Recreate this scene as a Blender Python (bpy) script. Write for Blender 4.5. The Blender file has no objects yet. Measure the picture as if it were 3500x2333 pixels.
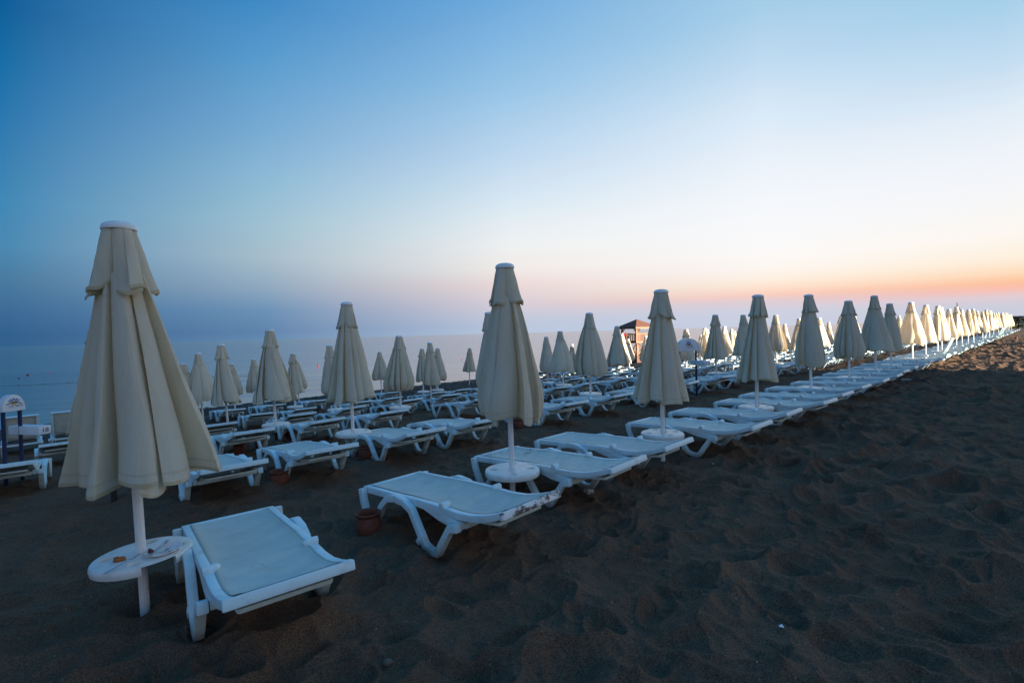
import bpy, bmesh, math, random
import numpy as np
from mathutils import Vector, Matrix
R = math.radians
rnd = random.Random(7)
sc = bpy.context.scene
col = sc.collection

# ------------------------------------------------------------------ layout of the beach
EYE = 1.725
D = (.738, .674)            # along the rows of loungers
N = (-.674, .738)           # from the open sand towards the sea
YAW = math.atan2(.674, .738)
SEA = -1.35
_gn = np.arange(-200, 400, .25)
_gz = np.interp(_gn, [-200, -60, 4.5, 7.55, 11.2, 14.8, 18.7, 24, 28, 34, 60, 120, 400],
                [1.2, .25, 0, -.14, -.42, -.83, -1.08, -1.19, -1.46, -2.4, -4, -6, -9])
_k = np.exp(-(np.arange(-12, 13) * .25 / 1.1) ** 2); _k /= _k.sum()
_gz = np.convolve(np.pad(_gz, 12, mode='edge'), _k, mode='valid')


def base(n):
    return np.interp(n, _gn, _gz)


def slope(n):
    return float(base(n + .5) - base(n - .5))


def world(t, n, dz=0.0):
    return Vector((t * D[0] + n * N[0], t * D[1] + n * N[1], float(base(n)) + dz))


def lin(r, g, b):
    f = lambda c: (c / 255 / 12.92) if c <= 10 else ((c / 255 + .055) / 1.055) ** 2.4
    return (f(r), f(g), f(b), 1)


ROW1 = [(.90, 3.56, -3.4), (2.46, 3.49, 4.3), (3.87, 3.60, 4.0), (4.94, 3.66, 2.1), (6.62, 3.41, -.4), (7.89, 3.44, -.3), (9.38, 3.36, -3.0), (10.58, 3.40, -2.4)]
FEET = []
for _t, _n, _a in ROW1[:5] + [(1.32, 6.75, -4), (2.38, 6.72, -1), (3.70, 6.80, -1.5), (4.84, 6.66, 1.5)]:
    for _x, _y in ((-.36, -.18), (.36, -.18), (-.36, .75), (.36, .75)):
        _c, _s = math.cos(YAW + R(_a)), math.sin(YAW + R(_a))
        FEET.append((_x * _c - _y * _s + _t * D[0] + _n * N[0], _x * _s + _y * _c + _t * D[1] + _n * N[1]))
FEET.append((.33 * D[0] + 4.02 * N[0], .33 * D[1] + 4.02 * N[1]))

# ------------------------------------------------------------------ numpy noise for the sand
def hsh(ix, iy, s):
    h = (ix.astype(np.int64) * 374761393 + iy.astype(np.int64) * 668265263 + s * 1442695041) & 0xffffffff
    h = ((h ^ (h >> 13)) * 1274126177) & 0xffffffff
    h = ((h ^ (h >> 16)) * 2246822519) & 0xffffffff
    return ((h ^ (h >> 15)) & 0xffffff) / float(0xffffff)


def vnoise(x, y, cell, s):
    x = x / cell; y = y / cell
    ix = np.floor(x); iy = np.floor(y); fx = x - ix; fy = y - iy
    fx = fx * fx * fx * (fx * (fx * 6 - 15) + 10); fy = fy * fy * fy * (fy * (fy * 6 - 15) + 10)
    a = hsh(ix, iy, s); b = hsh(ix + 1, iy, s); c = hsh(ix, iy + 1, s); d = hsh(ix + 1, iy + 1, s)
    return (a + (b - a) * fx) * (1 - fy) + (c + (d - c) * fx) * fy - .5


def bowls(x, y, cell, s):
    """overlapping footprints: round hollows that meet in crests"""
    x = x / cell; y = y / cell
    ix = np.floor(x); iy = np.floor(y)
    best = np.full(x.shape, 9.0)
    for i in (-1, 0, 1):
        for j in (-1, 0, 1):
            jx = ix + i; jy = iy + j
            px = jx + .1 + .8 * hsh(jx, jy, s); py = jy + .1 + .8 * hsh(jx, jy, s + 1)
            w = hsh(jx, jy, s + 2) * .22
            best = np.minimum(best, (x - px) ** 2 + (y - py) ** 2 + w)
    return np.minimum(best, 1.0)


def pits(x, y, cell, s, depth):
    """single footprints with a pushed-up rim"""
    X = x / cell; Y = y / cell
    ix = np.floor(X); iy = np.floor(Y)
    h = np.zeros(x.shape)
    for i in (-1, 0, 1):
        for j in (-1, 0, 1):
            jx = ix + i; jy = iy + j
            dx = X - (jx + .05 + .9 * hsh(jx, jy, s)); dy = Y - (jy + .05 + .9 * hsh(jx, jy, s + 1))
            a = 6.283 * hsh(jx, jy, s + 2); c = np.cos(a); sn = np.sin(a)
            el = 1.05 + .55 * hsh(jx, jy, s + 3); Rr = .26 + .22 * hsh(jx, jy, s + 4)
            px = (dx * c + dy * sn) / el; py = -dx * sn + dy * c
            q = np.sqrt(px * px + py * py) / Rr
            k = depth * (.35 + .65 * hsh(jx, jy, s + 5))
            h += k * (-np.clip(1 - q * q, 0, 1) ** 1.4 + .50 * np.exp(-((q - 1.08) / .15) ** 2) * (.55 + .45 * c))
    return h


def relief(x, y):
    n = x * N[0] + y * N[1]
    wx = x + .16 * vnoise(x, y, .6, 11) + .06 * vnoise(x, y, .17, 12)
    wy = y + .16 * vnoise(x, y, .6, 13) + .06 * vnoise(x, y, .17, 14)
    ca, sa = math.cos(.35), math.sin(.35)
    u = (wx * ca + wy * sa) / 1.4; v = -wx * sa + wy * ca
    dens = .55 + .9 * np.clip(vnoise(x, y, 1.9, 21) + .5, 0, 1)
    h = .140 * bowls(u, v, .34, 3) ** 1.1 * dens + .02
    h += pits(wx, wy, .38, 61, .056) * dens + pits(u * 1.2, v, .23, 91, .024) * (1.4 - .6 * dens) + .018 * bowls(u, v, .16, 31)
    h += .05 * vnoise(x, y, 1.3, 41) + .014 * vnoise(x, y, .45, 43) + .008 * vnoise(x, y, .09, 45) + .006 * vnoise(x, y, .045, 47)
    zone = np.interp(n, [2.6, 4.6, 19, 22], [1, .55, .5, .3])
    r = np.hypot(x, y)
    out = (h - .06) * 1.2 * zone * np.interp(r, [0, 55, 85], [1, 1, 0])
    for fx, fy in FEET:
        d = np.hypot(x - fx, y - fy); m = d < .6
        if m.any(): out[m] += -.035 * np.exp(-(d[m] / .10) ** 2) + .045 * np.exp(-((d[m] - .19) / .09) ** 2) * (.5 + vnoise(x[m], y[m], .16, 77) * 1.6)
    return out


# ------------------------------------------------------------------ materials
def newmat(name):
    m = bpy.data.materials.new(name); m.use_nodes = True
    nt = m.node_tree
    return m, nt, nt.nodes['Principled BSDF'], nt.nodes['Material Output']


def nd(nt, t, **kw):
    n = nt.nodes.new(t)
    for k, v in kw.items():
        if k.startswith('i_'):
            n.inputs[k[2:].replace('_', ' ')].default_value = v
        else:
            setattr(n, k, v)
    return n


def ramp(nt, fac, stops, interp='LINEAR'):
    r = nt.nodes.new('ShaderNodeValToRGB'); r.color_ramp.interpolation = interp
    e = r.color_ramp.elements
    while len(e) < len(stops): e.new(.5)
    for q, (p, c) in zip(e, stops): q.position = p; q.color = c
    if fac is not None: nt.links.new(fac, r.inputs[0])
    return r


def mixc(nt, fac, a, b):
    m = nt.nodes.new('ShaderNodeMix'); m.data_type = 'RGBA'
    for s, v in ((0, fac), (6, a), (7, b)):
        if hasattr(v, 'is_output') or isinstance(v, bpy.types.NodeSocket): nt.links.new(v, m.inputs[s])
        else: m.inputs[s].default_value = v
    return m.outputs[2]


def bump(nt, b, h, strength, dist):
    n = nt.nodes.new('ShaderNodeBump'); n.inputs['Strength'].default_value = strength; n.inputs['Distance'].default_value = dist
    nt.links.new(h, n.inputs['Height']); nt.links.new(n.outputs[0], b.inputs['Normal'])
    return n


def mat_plastic(name, c=(.62, .79, .84, 1), dirt=(.36, .33, .28, 1), rough=.38, lo=.52, hi=.78, amt=.6, feet=False):
    m, nt, b, o = newmat(name)
    tc = nd(nt, 'ShaderNodeTexCoord'); oi = nd(nt, 'ShaderNodeObjectInfo')
    add = nd(nt, 'ShaderNodeVectorMath', operation='ADD'); nt.links.new(tc.outputs['Object'], add.inputs[0]); nt.links.new(oi.outputs['Location'], add.inputs[1])
    n1 = nd(nt, 'ShaderNodeTexNoise', i_Scale=7.0, i_Detail=8.0, i_Roughness=.68); nt.links.new(add.outputs[0], n1.inputs['Vector'])
    n2 = nd(nt, 'ShaderNodeTexNoise', i_Scale=60.0, i_Detail=4.0); nt.links.new(add.outputs[0], n2.inputs['Vector'])
    r1 = ramp(nt, n1.outputs[0], [(lo, (0, 0, 0, 1)), (hi, (amt, amt, amt, 1))])
    c1 = mixc(nt, r1.outputs[0], c, dirt)
    if feet:
        sz = nd(nt, 'ShaderNodeSeparateXYZ'); nt.links.new(tc.outputs['Object'], sz.inputs[0])
        fm = nd(nt, 'ShaderNodeMath', operation='MULTIPLY_ADD'); nt.links.new(n1.outputs[0], fm.inputs[0]); fm.inputs[1].default_value = -.30; nt.links.new(sz.outputs[2], fm.inputs[2])
        fr = ramp(nt, None, [(0, (.75, .75, .75, 1)), (1, (0, 0, 0, 1))]); mr = nd(nt, 'ShaderNodeMapRange'); nt.links.new(fm.outputs[0], mr.inputs[0]); mr.inputs[1].default_value = -.16; mr.inputs[2].default_value = -.02
        nt.links.new(mr.outputs[0], fr.inputs[0]); c1 = mixc(nt, fr.outputs[0], c1, (.20, .155, .115, 1))
    nt.links.new(c1, b.inputs['Base Color'])
    r2 = ramp(nt, n2.outputs[0], [(.3, (rough - .08,) * 3 + (1,)), (.7, (rough + .14,) * 3 + (1,))]); nt.links.new(r2.outputs[0], b.inputs['Roughness'])
    bump(nt, b, n2.outputs[0], .12, .002)
    return m


def mat_sling(name, specks):
    m, nt, b, o = newmat(name)
    tc = nd(nt, 'ShaderNodeTexCoord'); oi = nd(nt, 'ShaderNodeObjectInfo')
    add = nd(nt, 'ShaderNodeVectorMath', operation='ADD'); nt.links.new(tc.outputs['Object'], add.inputs[0]); nt.links.new(oi.outputs['Location'], add.inputs[1])
    n1 = nd(nt, 'ShaderNodeTexNoise', i_Scale=3.5, i_Detail=6.0, i_Roughness=.6); nt.links.new(add.outputs[0], n1.inputs['Vector'])
    c1 = ramp(nt, n1.outputs[0], [(.3, (.45, .50, .48, 1)), (.55, (.54, .58, .54, 1)), (.75, (.48, .49, .42, 1))])
    n2 = nd(nt, 'ShaderNodeTexNoise', i_Scale=70.0, i_Detail=2.0); nt.links.new(add.outputs[0], n2.inputs['Vector'])
    n3 = nd(nt, 'ShaderNodeTexNoise', i_Scale=4.0, i_Detail=2.0); nt.links.new(add.outputs[0], n3.inputs['Vector'])
    sm = nd(nt, 'ShaderNodeMath', operation='MULTIPLY'); nt.links.new(n2.outputs[0], sm.inputs[0]); nt.links.new(n3.outputs[0], sm.inputs[1])
    s = ramp(nt, sm.outputs[0], [(specks, (0, 0, 0, 1)), (specks + .02, (.9, .9, .9, 1))])
    cc = mixc(nt, s.outputs[0], c1.outputs[0], (.07, .05, .04, 1))
    ed = attr_line(nt, 'edge', [(.86, (1, 1, 1, 1)), (.875, (.86, .86, .85, 1)), (.89, (1, 1, 1, 1)), (.93, (.94, .94, .92, 1)), (.97, (.72, .72, .70, 1))])
    mu = nt.nodes.new('ShaderNodeMix'); mu.data_type = 'RGBA'; mu.blend_type = 'MULTIPLY'; mu.inputs[0].default_value = 1
    nt.links.new(cc, mu.inputs[6]); nt.links.new(ed.outputs[0], mu.inputs[7]); cc = mu.outputs[2]
    nt.links.new(cc, b.inputs['Base Color']); b.inputs['Roughness'].default_value = .62
    w = nd(nt, 'ShaderNodeTexWave', i_Scale=160.0, i_Distortion=.3); nt.links.new(tc.outputs['Object'], w.inputs['Vector'])
    bump(nt, b, w.outputs[0], .10, .0015)
    return m


def mat_fabric():
    m, nt, b, o = newmat('parasol fabric')
    tc = nd(nt, 'ShaderNodeTexCoord'); oi = nd(nt, 'ShaderNodeObjectInfo')
    add = nd(nt, 'ShaderNodeVectorMath', operation='ADD'); nt.links.new(tc.outputs['Object'], add.inputs[0]); nt.links.new(oi.outputs['Location'], add.inputs[1])
    mp = nd(nt, 'ShaderNodeMapping'); mp.inputs['Scale'].default_value = (1, 1, .22); nt.links.new(add.outputs[0], mp.inputs[0])
    n1 = nd(nt, 'ShaderNodeTexNoise', i_Scale=7.0, i_Detail=8.0, i_Roughness=.66); nt.links.new(mp.outputs[0], n1.inputs['Vector'])
    c1 = ramp(nt, n1.outputs[0], [(.25, (.68, .60, .46, 1)), (.45, (.81, .755, .63, 1)), (.75, (.85, .81, .71, 1))])
    n2 = nd(nt, 'ShaderNodeTexNoise', i_Scale=240.0, i_Detail=2.0); nt.links.new(add.outputs[0], n2.inputs['Vector'])
    hem = attr_line(nt, 'run', [(.938, (1, 1, 1, 1)), (.944, (.84, .81, .75, 1)), (.949, (.84, .81, .75, 1)), (.954, (1, 1, 1, 1)), (.985, (1, 1, 1, 1)), (1.0, (.80, .74, .62, 1))])
    mu = nt.nodes.new('ShaderNodeMix'); mu.data_type = 'RGBA'; mu.blend_type = 'MULTIPLY'; mu.inputs[0].default_value = 1
    nt.links.new(c1.outputs[0], mu.inputs[6]); nt.links.new(hem.outputs[0], mu.inputs[7])
    c2 = mixc(nt, .06, mu.outputs[2], n2.outputs[1])
    nt.links.new(c2, b.inputs['Base Color']); b.inputs['Roughness'].default_value = .9
    b.inputs['Specular IOR Level'].default_value = .15
    n4 = nd(nt, 'ShaderNodeTexNoise', i_Scale=11.0, i_Detail=5.0, i_Roughness=.52, i_Distortion=.6); nt.links.new(mp.outputs[0], n4.inputs['Vector'])
    ma = nd(nt, 'ShaderNodeMath', operation='MULTIPLY_ADD'); nt.links.new(n2.outputs[0], ma.inputs[0]); ma.inputs[1].default_value = .04; nt.links.new(n4.outputs[0], ma.inputs[2])
    bp = bump(nt, b, ma.outputs[0], .55, .03)
    tr = nd(nt, 'ShaderNodeBsdfTranslucent'); tr.inputs[0].default_value = (.92, .77, .52, 1)
    nt.links.new(bp.outputs[0], tr.inputs['Normal'])
    mx = nd(nt, 'ShaderNodeMixShader'); mx.inputs[0].default_value = .37
    nt.links.new(b.outputs[0], mx.inputs[1]); nt.links.new(tr.outputs[0], mx.inputs[2]); nt.links.new(mx.outputs[0], o.inputs[0])
    return m


def mat_plain(name, c, rough=.6, var=.25, scale=9.0, metal=0.0, bumpd=.0):
    m, nt, b, o = newmat(name)
    tc = nd(nt, 'ShaderNodeTexCoord')
    n1 = nd(nt, 'ShaderNodeTexNoise', i_Scale=scale, i_Detail=7.0, i_Roughness=.65); nt.links.new(tc.outputs['Object'], n1.inputs['Vector'])
    lo = tuple(x * (1 - var) for x in c[:3]) + (1,); hi = tuple(min(1, x * (1 + var)) for x in c[:3]) + (1,)
    r = ramp(nt, n1.outputs[0], [(.3, lo), (.7, hi)]); nt.links.new(r.outputs[0], b.inputs['Base Color'])
    b.inputs['Roughness'].default_value = rough; b.inputs['Metallic'].default_value = metal
    if bumpd: bump(nt, b, n1.outputs[0], .5, bumpd)
    return m


def mat_scuffed():
    m, nt, b, o = newmat('scuffed bar')
    tc = nd(nt, 'ShaderNodeTexCoord')
    mp = nd(nt, 'ShaderNodeMapping'); mp.inputs['Scale'].default_value = (1, 2.2, 2.2); nt.links.new(tc.outputs['Object'], mp.inputs[0])
    n1 = nd(nt, 'ShaderNodeTexNoise', i_Scale=5.0, i_Detail=10.0, i_Roughness=.72); nt.links.new(mp.outputs[0], n1.inputs['Vector'])
    r = ramp(nt, n1.outputs[0], [(.50, (0, 0, 0, 1)), (.54, (1, 1, 1, 1))])
    c = mixc(nt, r.outputs[0], (.78, .79, .80, 1), (.10, .06, .045, 1)); nt.links.new(c, b.inputs['Base Color'])
    b.inputs['Roughness'].default_value = .55
    bump(nt, b, r.outputs[0], .6, .003)
    return m


def mat_sand():
    m, nt, b, o = newmat('dark beach sand')
    tc = nd(nt, 'ShaderNodeTexCoord')
    P = tc.outputs['Object']
    n1 = nd(nt, 'ShaderNodeTexNoise', i_Scale=.9, i_Detail=7.0, i_Roughness=.62); nt.links.new(P, n1.inputs['Vector'])
    c1 = ramp(nt, n1.outputs[0], [(.3, SAND_A), (.7, SAND_B)])
    n2 = nd(nt, 'ShaderNodeTexNoise', i_Scale=210.0, i_Detail=3.0, i_Roughness=.7); nt.links.new(P, n2.inputs['Vector'])
    g = ramp(nt, n2.outputs[0], [(.32, (.45, .45, .45, 1)), (.55, (1, 1, 1, 1)), (.70, (1.9, 1.8, 1.65, 1))])
    mu = nd(nt, 'ShaderNodeMix', data_type='RGBA', blend_type='MULTIPLY'); mu.inputs[0].default_value = 1
    nt.links.new(c1.outputs[0], mu.inputs[6]); nt.links.new(g.outputs[0], mu.inputs[7])
    vs_ = nd(nt, 'ShaderNodeTexVoronoi', i_Scale=150.0); nt.links.new(P, vs_.inputs['Vector'])
    sp = ramp(nt, vs_.outputs['Color'], [(.10, (.55, .55, .55, 1)), (.5, (1, 1, 1, 1)), (.93, (1.1, 1.1, 1.1, 1)), (.985, (3.2, 3.1, 2.9, 1))])
    m2 = nd(nt, 'ShaderNodeMix', data_type='RGBA', blend_type='MULTIPLY'); m2.inputs[0].default_value = 1
    nt.links.new(mu.outputs[2], m2.inputs[6]); nt.links.new(sp.outputs[0], m2.inputs[7]); mu = m2
    # pebbles near the water
    dt = nd(nt, 'ShaderNodeVectorMath', operation='DOT_PRODUCT'); nt.links.new(P, dt.inputs[0]); dt.inputs[1].default_value = (N[0], N[1], 0)
    mr = nd(nt, 'ShaderNodeMapRange'); mr.inputs[1].default_value = 18.5; mr.inputs[2].default_value = 21.5; nt.links.new(dt.outputs['Value'], mr.inputs[0])
    vo = nd(nt, 'ShaderNodeTexVoronoi', i_Scale=7.0); nt.links.new(P, vo.inputs['Vector'])
    vr = ramp(nt, vo.outputs['Color'], [(.2, (.018, .017, .017, 1)), (.6, (.05, .045, .042, 1)), (.9, (.16, .14, .13, 1))])
    cc = mixc(nt, mr.outputs[0], mu.outputs[2], vr.outputs[0])
    nt.links.new(cc, b.inputs['Base Color']); b.inputs['Roughness'].default_value = .95
    b.inputs['Specular IOR Level'].default_value = .12
    n3 = nd(nt, 'ShaderNodeTexNoise', i_Scale=26.0, i_Detail=8.0, i_Roughness=.7); nt.links.new(P, n3.inputs['Vector'])
    ma = nd(nt, 'ShaderNodeMath', operation='MULTIPLY_ADD'); nt.links.new(n2.outputs[0], ma.inputs[0]); ma.inputs[1].default_value = .25; nt.links.new(n3.outputs[0], ma.inputs[2])
    bump(nt, b, ma.outputs[0], .55, .02)
    return m


SAND_A = (.112, .069, .047, 1); SAND_B = (.170, .104, .069, 1)


def mat_sea():
    m, nt, b, o = newmat('calm sea')
    tc = nd(nt, 'ShaderNodeTexCoord')
    b.inputs['Base Color'].default_value = (.008, .038, .062, 1)
    b.inputs['Roughness'].default_value = .13; b.inputs['IOR'].default_value = 2.6
    mp = nd(nt, 'ShaderNodeMapping'); mp.inputs['Rotation'].default_value = (0, 0, -YAW); mp.inputs['Scale'].default_value = (.35, 1, 1); nt.links.new(tc.outputs['Object'], mp.inputs[0])
    n1 = nd(nt, 'ShaderNodeTexNoise', i_Scale=.55, i_Detail=5.0, i_Roughness=.55); nt.links.new(mp.outputs[0], n1.inputs['Vector'])
    n2 = nd(nt, 'ShaderNodeTexNoise', i_Scale=.05, i_Detail=3.0); nt.links.new(mp.outputs[0], n2.inputs['Vector'])
    ma = nd(nt, 'ShaderNodeMath', operation='MULTIPLY_ADD'); nt.links.new(n2.outputs[0], ma.inputs[0]); ma.inputs[1].default_value = 2.0; nt.links.new(n1.outputs[0], ma.inputs[2])
    bump(nt, b, ma.outputs[0], .6, .13)
    return m


def attr_line(nt, name, stops):
    a = nt.nodes.new('ShaderNodeAttribute'); a.attribute_name = name
    return ramp(nt, a.outputs['Fac'], stops)


M = dict(
    plastic=mat_plastic('white plastic'), legp=mat_plastic('sandy white plastic', feet=True), pole=mat_plastic('white painted pole', c=(.80, .81, .83, 1), lo=.6, amt=.4),
    table=mat_plastic('white table plastic', c=(.76, .77, .76, 1), lo=.5, hi=.75, amt=.5, dirt=(.42, .36, .24, 1)),
    sling=mat_sling('grey sling', .475), sling_dirty=mat_sling('grey sling with dry seeds', .335),
    fabric=mat_fabric(), scuffed=mat_scuffed(), sand=mat_sand(), sea=mat_sea(),
    rubber=mat_plain('black rubber', (.015, .015, .016), .7), darkpole=mat_plain('dark pole sleeve', (.02, .018, .02), .6),
    terracotta=mat_plain('terracotta', (.17, .050, .030), .8, .35, 14, bumpd=.004), navy=mat_plain('navy painted steel', (.006, .016, .075), .4, .15),
    sign=mat_plain('white sign enamel', (.72, .74, .78), .4, .06), wood=mat_plain('varnished wood', (.19, .058, .010), .55, .35, 5),
    roof=mat_plain('brown shingle', (.15, .060, .038), .85, .35, 16, bumpd=.02), darkwood=mat_plain('dark stained wood', (.085, .03, .018), .7, .35, 6),
    red=mat_plain('red cloth', (.45, .012, .03), .8), cord=mat_plain('cord', (.45, .40, .30), .9),
    plate=mat_plain('white plate', (.78, .77, .80), .25, .04), steel=mat_plain('steel', (.55, .55, .57), .28, .1, metal=1.0),
    food=mat_plain('bread crust', (.34, .12, .04), .85, .4, 40, bumpd=.006), beet=mat_plain('red food scraps', (.11, .008, .014), .5, .4, 60),
    blue=mat_plain('emblem blue', (.015, .13, .42), .5, .1), gold=mat_plain('emblem gold', (.42, .28, .05), .5, .1), ink=mat_plain('ink', (.02, .025, .06), .5, .1),
    greyink=mat_plain('grey ink', (.18, .20, .26), .5, .1), buoyred=mat_plain('red buoy', (.13, .014, .018), .5), rope=mat_plain('dark rope', (.05, .05, .05), .9),
    wall=mat_plain('cream render', (.55, .5, .43), .9, .08, 2), glass=mat_plain('dark window glass', (.02, .03, .04), .1, .1), roofslab=mat_plain('roof slab', (.42, .40, .38), .9, .1),
    hill=mat_plain('far hillside', (.26, .29, .35), .95, .2, .004), leaf=mat_plain('dark foliage', (.035, .05, .022), .9, .5, 3), bark=mat_plain('bark', (.08, .06, .045), .95),
    hut=mat_plain('grey hut boards', (.14, .15, .18), .85, .2, 2), paper=mat_plain('paper scrap', (.7, .72, .74), .8, .05), bluebit=mat_plain('blue plastic', (.02, .12, .6), .4),
    flag=mat_plain('dark flag cloth', (.06, .025, .05), .9), stone=mat_plain('brown stone', (.12, .095, .075), .95, .4, 30, bumpd=.006),
)
mg, ntg, bg, og = newmat('clear plastic')
bg.inputs['Transmission Weight'].default_value = .85; bg.inputs['Roughness'].default_value = .18; bg.inputs['IOR'].default_value = 1.35
bg.inputs['Base Color'].default_value = (.86, .92, .95, 1)
M['clear'] = mg


# ------------------------------------------------------------------ mesh helpers
class MB:
    def __init__(s): s.v = []; s.f = []; s.at = None

    def add(s, vs, fs):
        o = len(s.v); s.v += [tuple(p) for p in vs]; s.f += [tuple(i + o for i in f) for f in fs]

    def box(s, c, size, rot=None):
        x, y, z = (q / 2 for q in size)
        vs = [Vector(p) for p in ((-x, -y, -z), (x, -y, -z), (x, y, -z), (-x, y, -z), (-x, -y, z), (x, -y, z), (x, y, z), (-x, y, z))]
        if rot is not None: vs = [rot @ p for p in vs]
        s.add([p + Vector(c) for p in vs], [(0, 3, 2, 1), (4, 5, 6, 7), (0, 1, 5, 4), (1, 2, 6, 5), (2, 3, 7, 6), (3, 0, 4, 7)])

    def beam(s, a, b, w, h, up=(0, 0, 1)):
        a = Vector(a); b = Vector(b); d = b - a; L = d.length; d.normalize()
        u = Vector(up); sx = d.cross(u)
        if sx.length < 1e-4: sx = d.cross(Vector((1, 0, 0)))
        sx.normalize(); sz = sx.cross(d)
        s.box((a + b) / 2, (w, L, h), Matrix((sx, d, sz)).transposed())

    def tube(s, pts, r, n=10, caps=True):
        pts = [Vector(p) for p in pts]; rs = r if isinstance(r, (list, tuple)) else [r] * len(pts)
        o = len(s.v)
        for i, p in enumerate(pts):
            d = (pts[min(i + 1, len(pts) - 1)] - pts[max(i - 1, 0)]).normalized()
            a = d.cross(Vector((0, 0, 1)))
            if a.length < 1e-3: a = Vector((1, 0, 0))
            a.normalize(); b = d.cross(a)
            s.v += [tuple(p + (a * math.cos(2 * math.pi * k / n) + b * math.sin(2 * math.pi * k / n)) * rs[i]) for k in range(n)]
        for i in range(len(pts) - 1):
            for k in range(n):
                s.f.append((o + i * n + k, o + i * n + (k + 1) % n, o + (i + 1) * n + (k + 1) % n, o + (i + 1) * n + k))
        if caps:
            s.f.append(tuple(o + k for k in reversed(range(n)))); s.f.append(tuple(o + (len(pts) - 1) * n + k for k in range(n)))

    def lathe(s, prof, n=32, c=(0, 0, 0), skip=()):
        o = len(s.v)
        for r, z in prof:
            s.v += [(c[0] + r * math.cos(2 * math.pi * k / n), c[1] + r * math.sin(2 * math.pi * k / n), c[2] + z) for k in range(n)]
        for i in range(len(prof) - 1):
            for k in range(n):
                if (i, k) in skip: continue
                s.f.append((o + i * n + k, o + i * n + (k + 1) % n, o + (i + 1) * n + (k + 1) % n, o + (i + 1) * n + k))

    def ribbon(s, pts, th, x0, x1):
        """a bar of the given depth that follows a line in the YZ plane, from x0 to x1"""
        P = [Vector((0, a, b)) for a, b in pts]; ths = th if isinstance(th, (list, tuple)) else [th] * len(P)
        o = len(s.v)
        for i, p in enumerate(P):
            d0 = (P[i] - P[i - 1]).normalized() if i else (P[1] - P[0]).normalized()
            d1 = (P[i + 1] - P[i]).normalized() if i < len(P) - 1 else d0
            n0 = Vector((0, -d0.z, d0.y)); n1 = Vector((0, -d1.z, d1.y))
            m = (n0 + n1).normalized(); k = ths[i] / 2 / max(.45, m.dot(n0))
            for x in (x0, x1):
                for sg in (1, -1):
                    q = p + m * k * sg; s.v.append((x, q.y, q.z))
        for i in range(len(P) - 1):
            a = o + 4 * i; b = a + 4
            s.f += [(a, b, b + 2, a + 2), (a + 1, a + 3, b + 3, b + 1), (a, a + 1, b + 1, b), (a + 2, b + 2, b + 3, a + 3)]
        e = o + 4 * (len(P) - 1)
        s.f += [(o, o + 2, o + 3, o + 1), (e, e + 1, e + 3, e + 2)]

    def mesh(s, name, mat, bevel=0, smooth=True, angle=35):
        me = bpy.data.meshes.new(name)
        me.from_pydata(s.v, [], s.f)
        bm = bmesh.new(); bm.from_mesh(me)
        bmesh.ops.recalc_face_normals(bm, faces=bm.faces)
        if bevel:
            es = [e for e in bm.edges if len(e.link_faces) == 2 and e.calc_face_angle(0) > R(28)]
            bmesh.ops.bevel(bm, geom=es, offset=bevel, segments=2, affect='EDGES', profile=.6, clamp_overlap=True)
        bm.to_mesh(me); bm.free()
        if smooth:
            me.polygons.foreach_set('use_smooth', [True] * len(me.polygons)); me.set_sharp_from_angle(angle=R(angle))
        if mat: me.materials.append(mat)
        if s.at and not bevel:
            a = me.attributes.new(s.at[0], 'FLOAT', 'POINT'); a.data.foreach_set('value', s.at[1])
        return me

    def build(s, name, mat, parent=None, **k):
        return link(name, s.mesh(name, mat, **k), parent)


def link(name, me, parent=None):
    o = bpy.data.objects.new(name, me); col.objects.link(o)
    if parent: o.parent = parent
    return o


def empty(name):
    o = bpy.data.objects.new(name, None); o.empty_display_size = .1; col.objects.link(o); return o


def tag(o, label=None, cat=None, group=None, kind=None):
    for k, v in (('label', label), ('category', cat), ('group', group), ('kind', kind)):
        if v: o[k] = v
    return o


def copy_tree(o, parent=None):
    kids = list(o.children)
    c = o.copy(); col.objects.link(c)
    if parent: c.parent = parent
    for ch in kids: copy_tree(ch, c)
    return c


ORD = ['first', 'second', 'third', 'fourth', 'fifth', 'sixth', 'seventh', 'eighth', 'ninth', 'tenth', 'eleventh', 'twelfth', 'thirteenth', 'fourteenth', 'fifteenth', 'sixteenth',
       'seventeenth', 'eighteenth', 'nineteenth', 'twentieth']
ROWNAME = {1: 'front row', 2: 'second row', 3: 'third row', 4: 'fourth row', 5: 'fifth row', 6: 'seaside row'}
ROWN = {1: 3.5, 2: 7.6, 3: 11.2, 4: 14.8, 5: 18.4, 6: 21.5}

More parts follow.
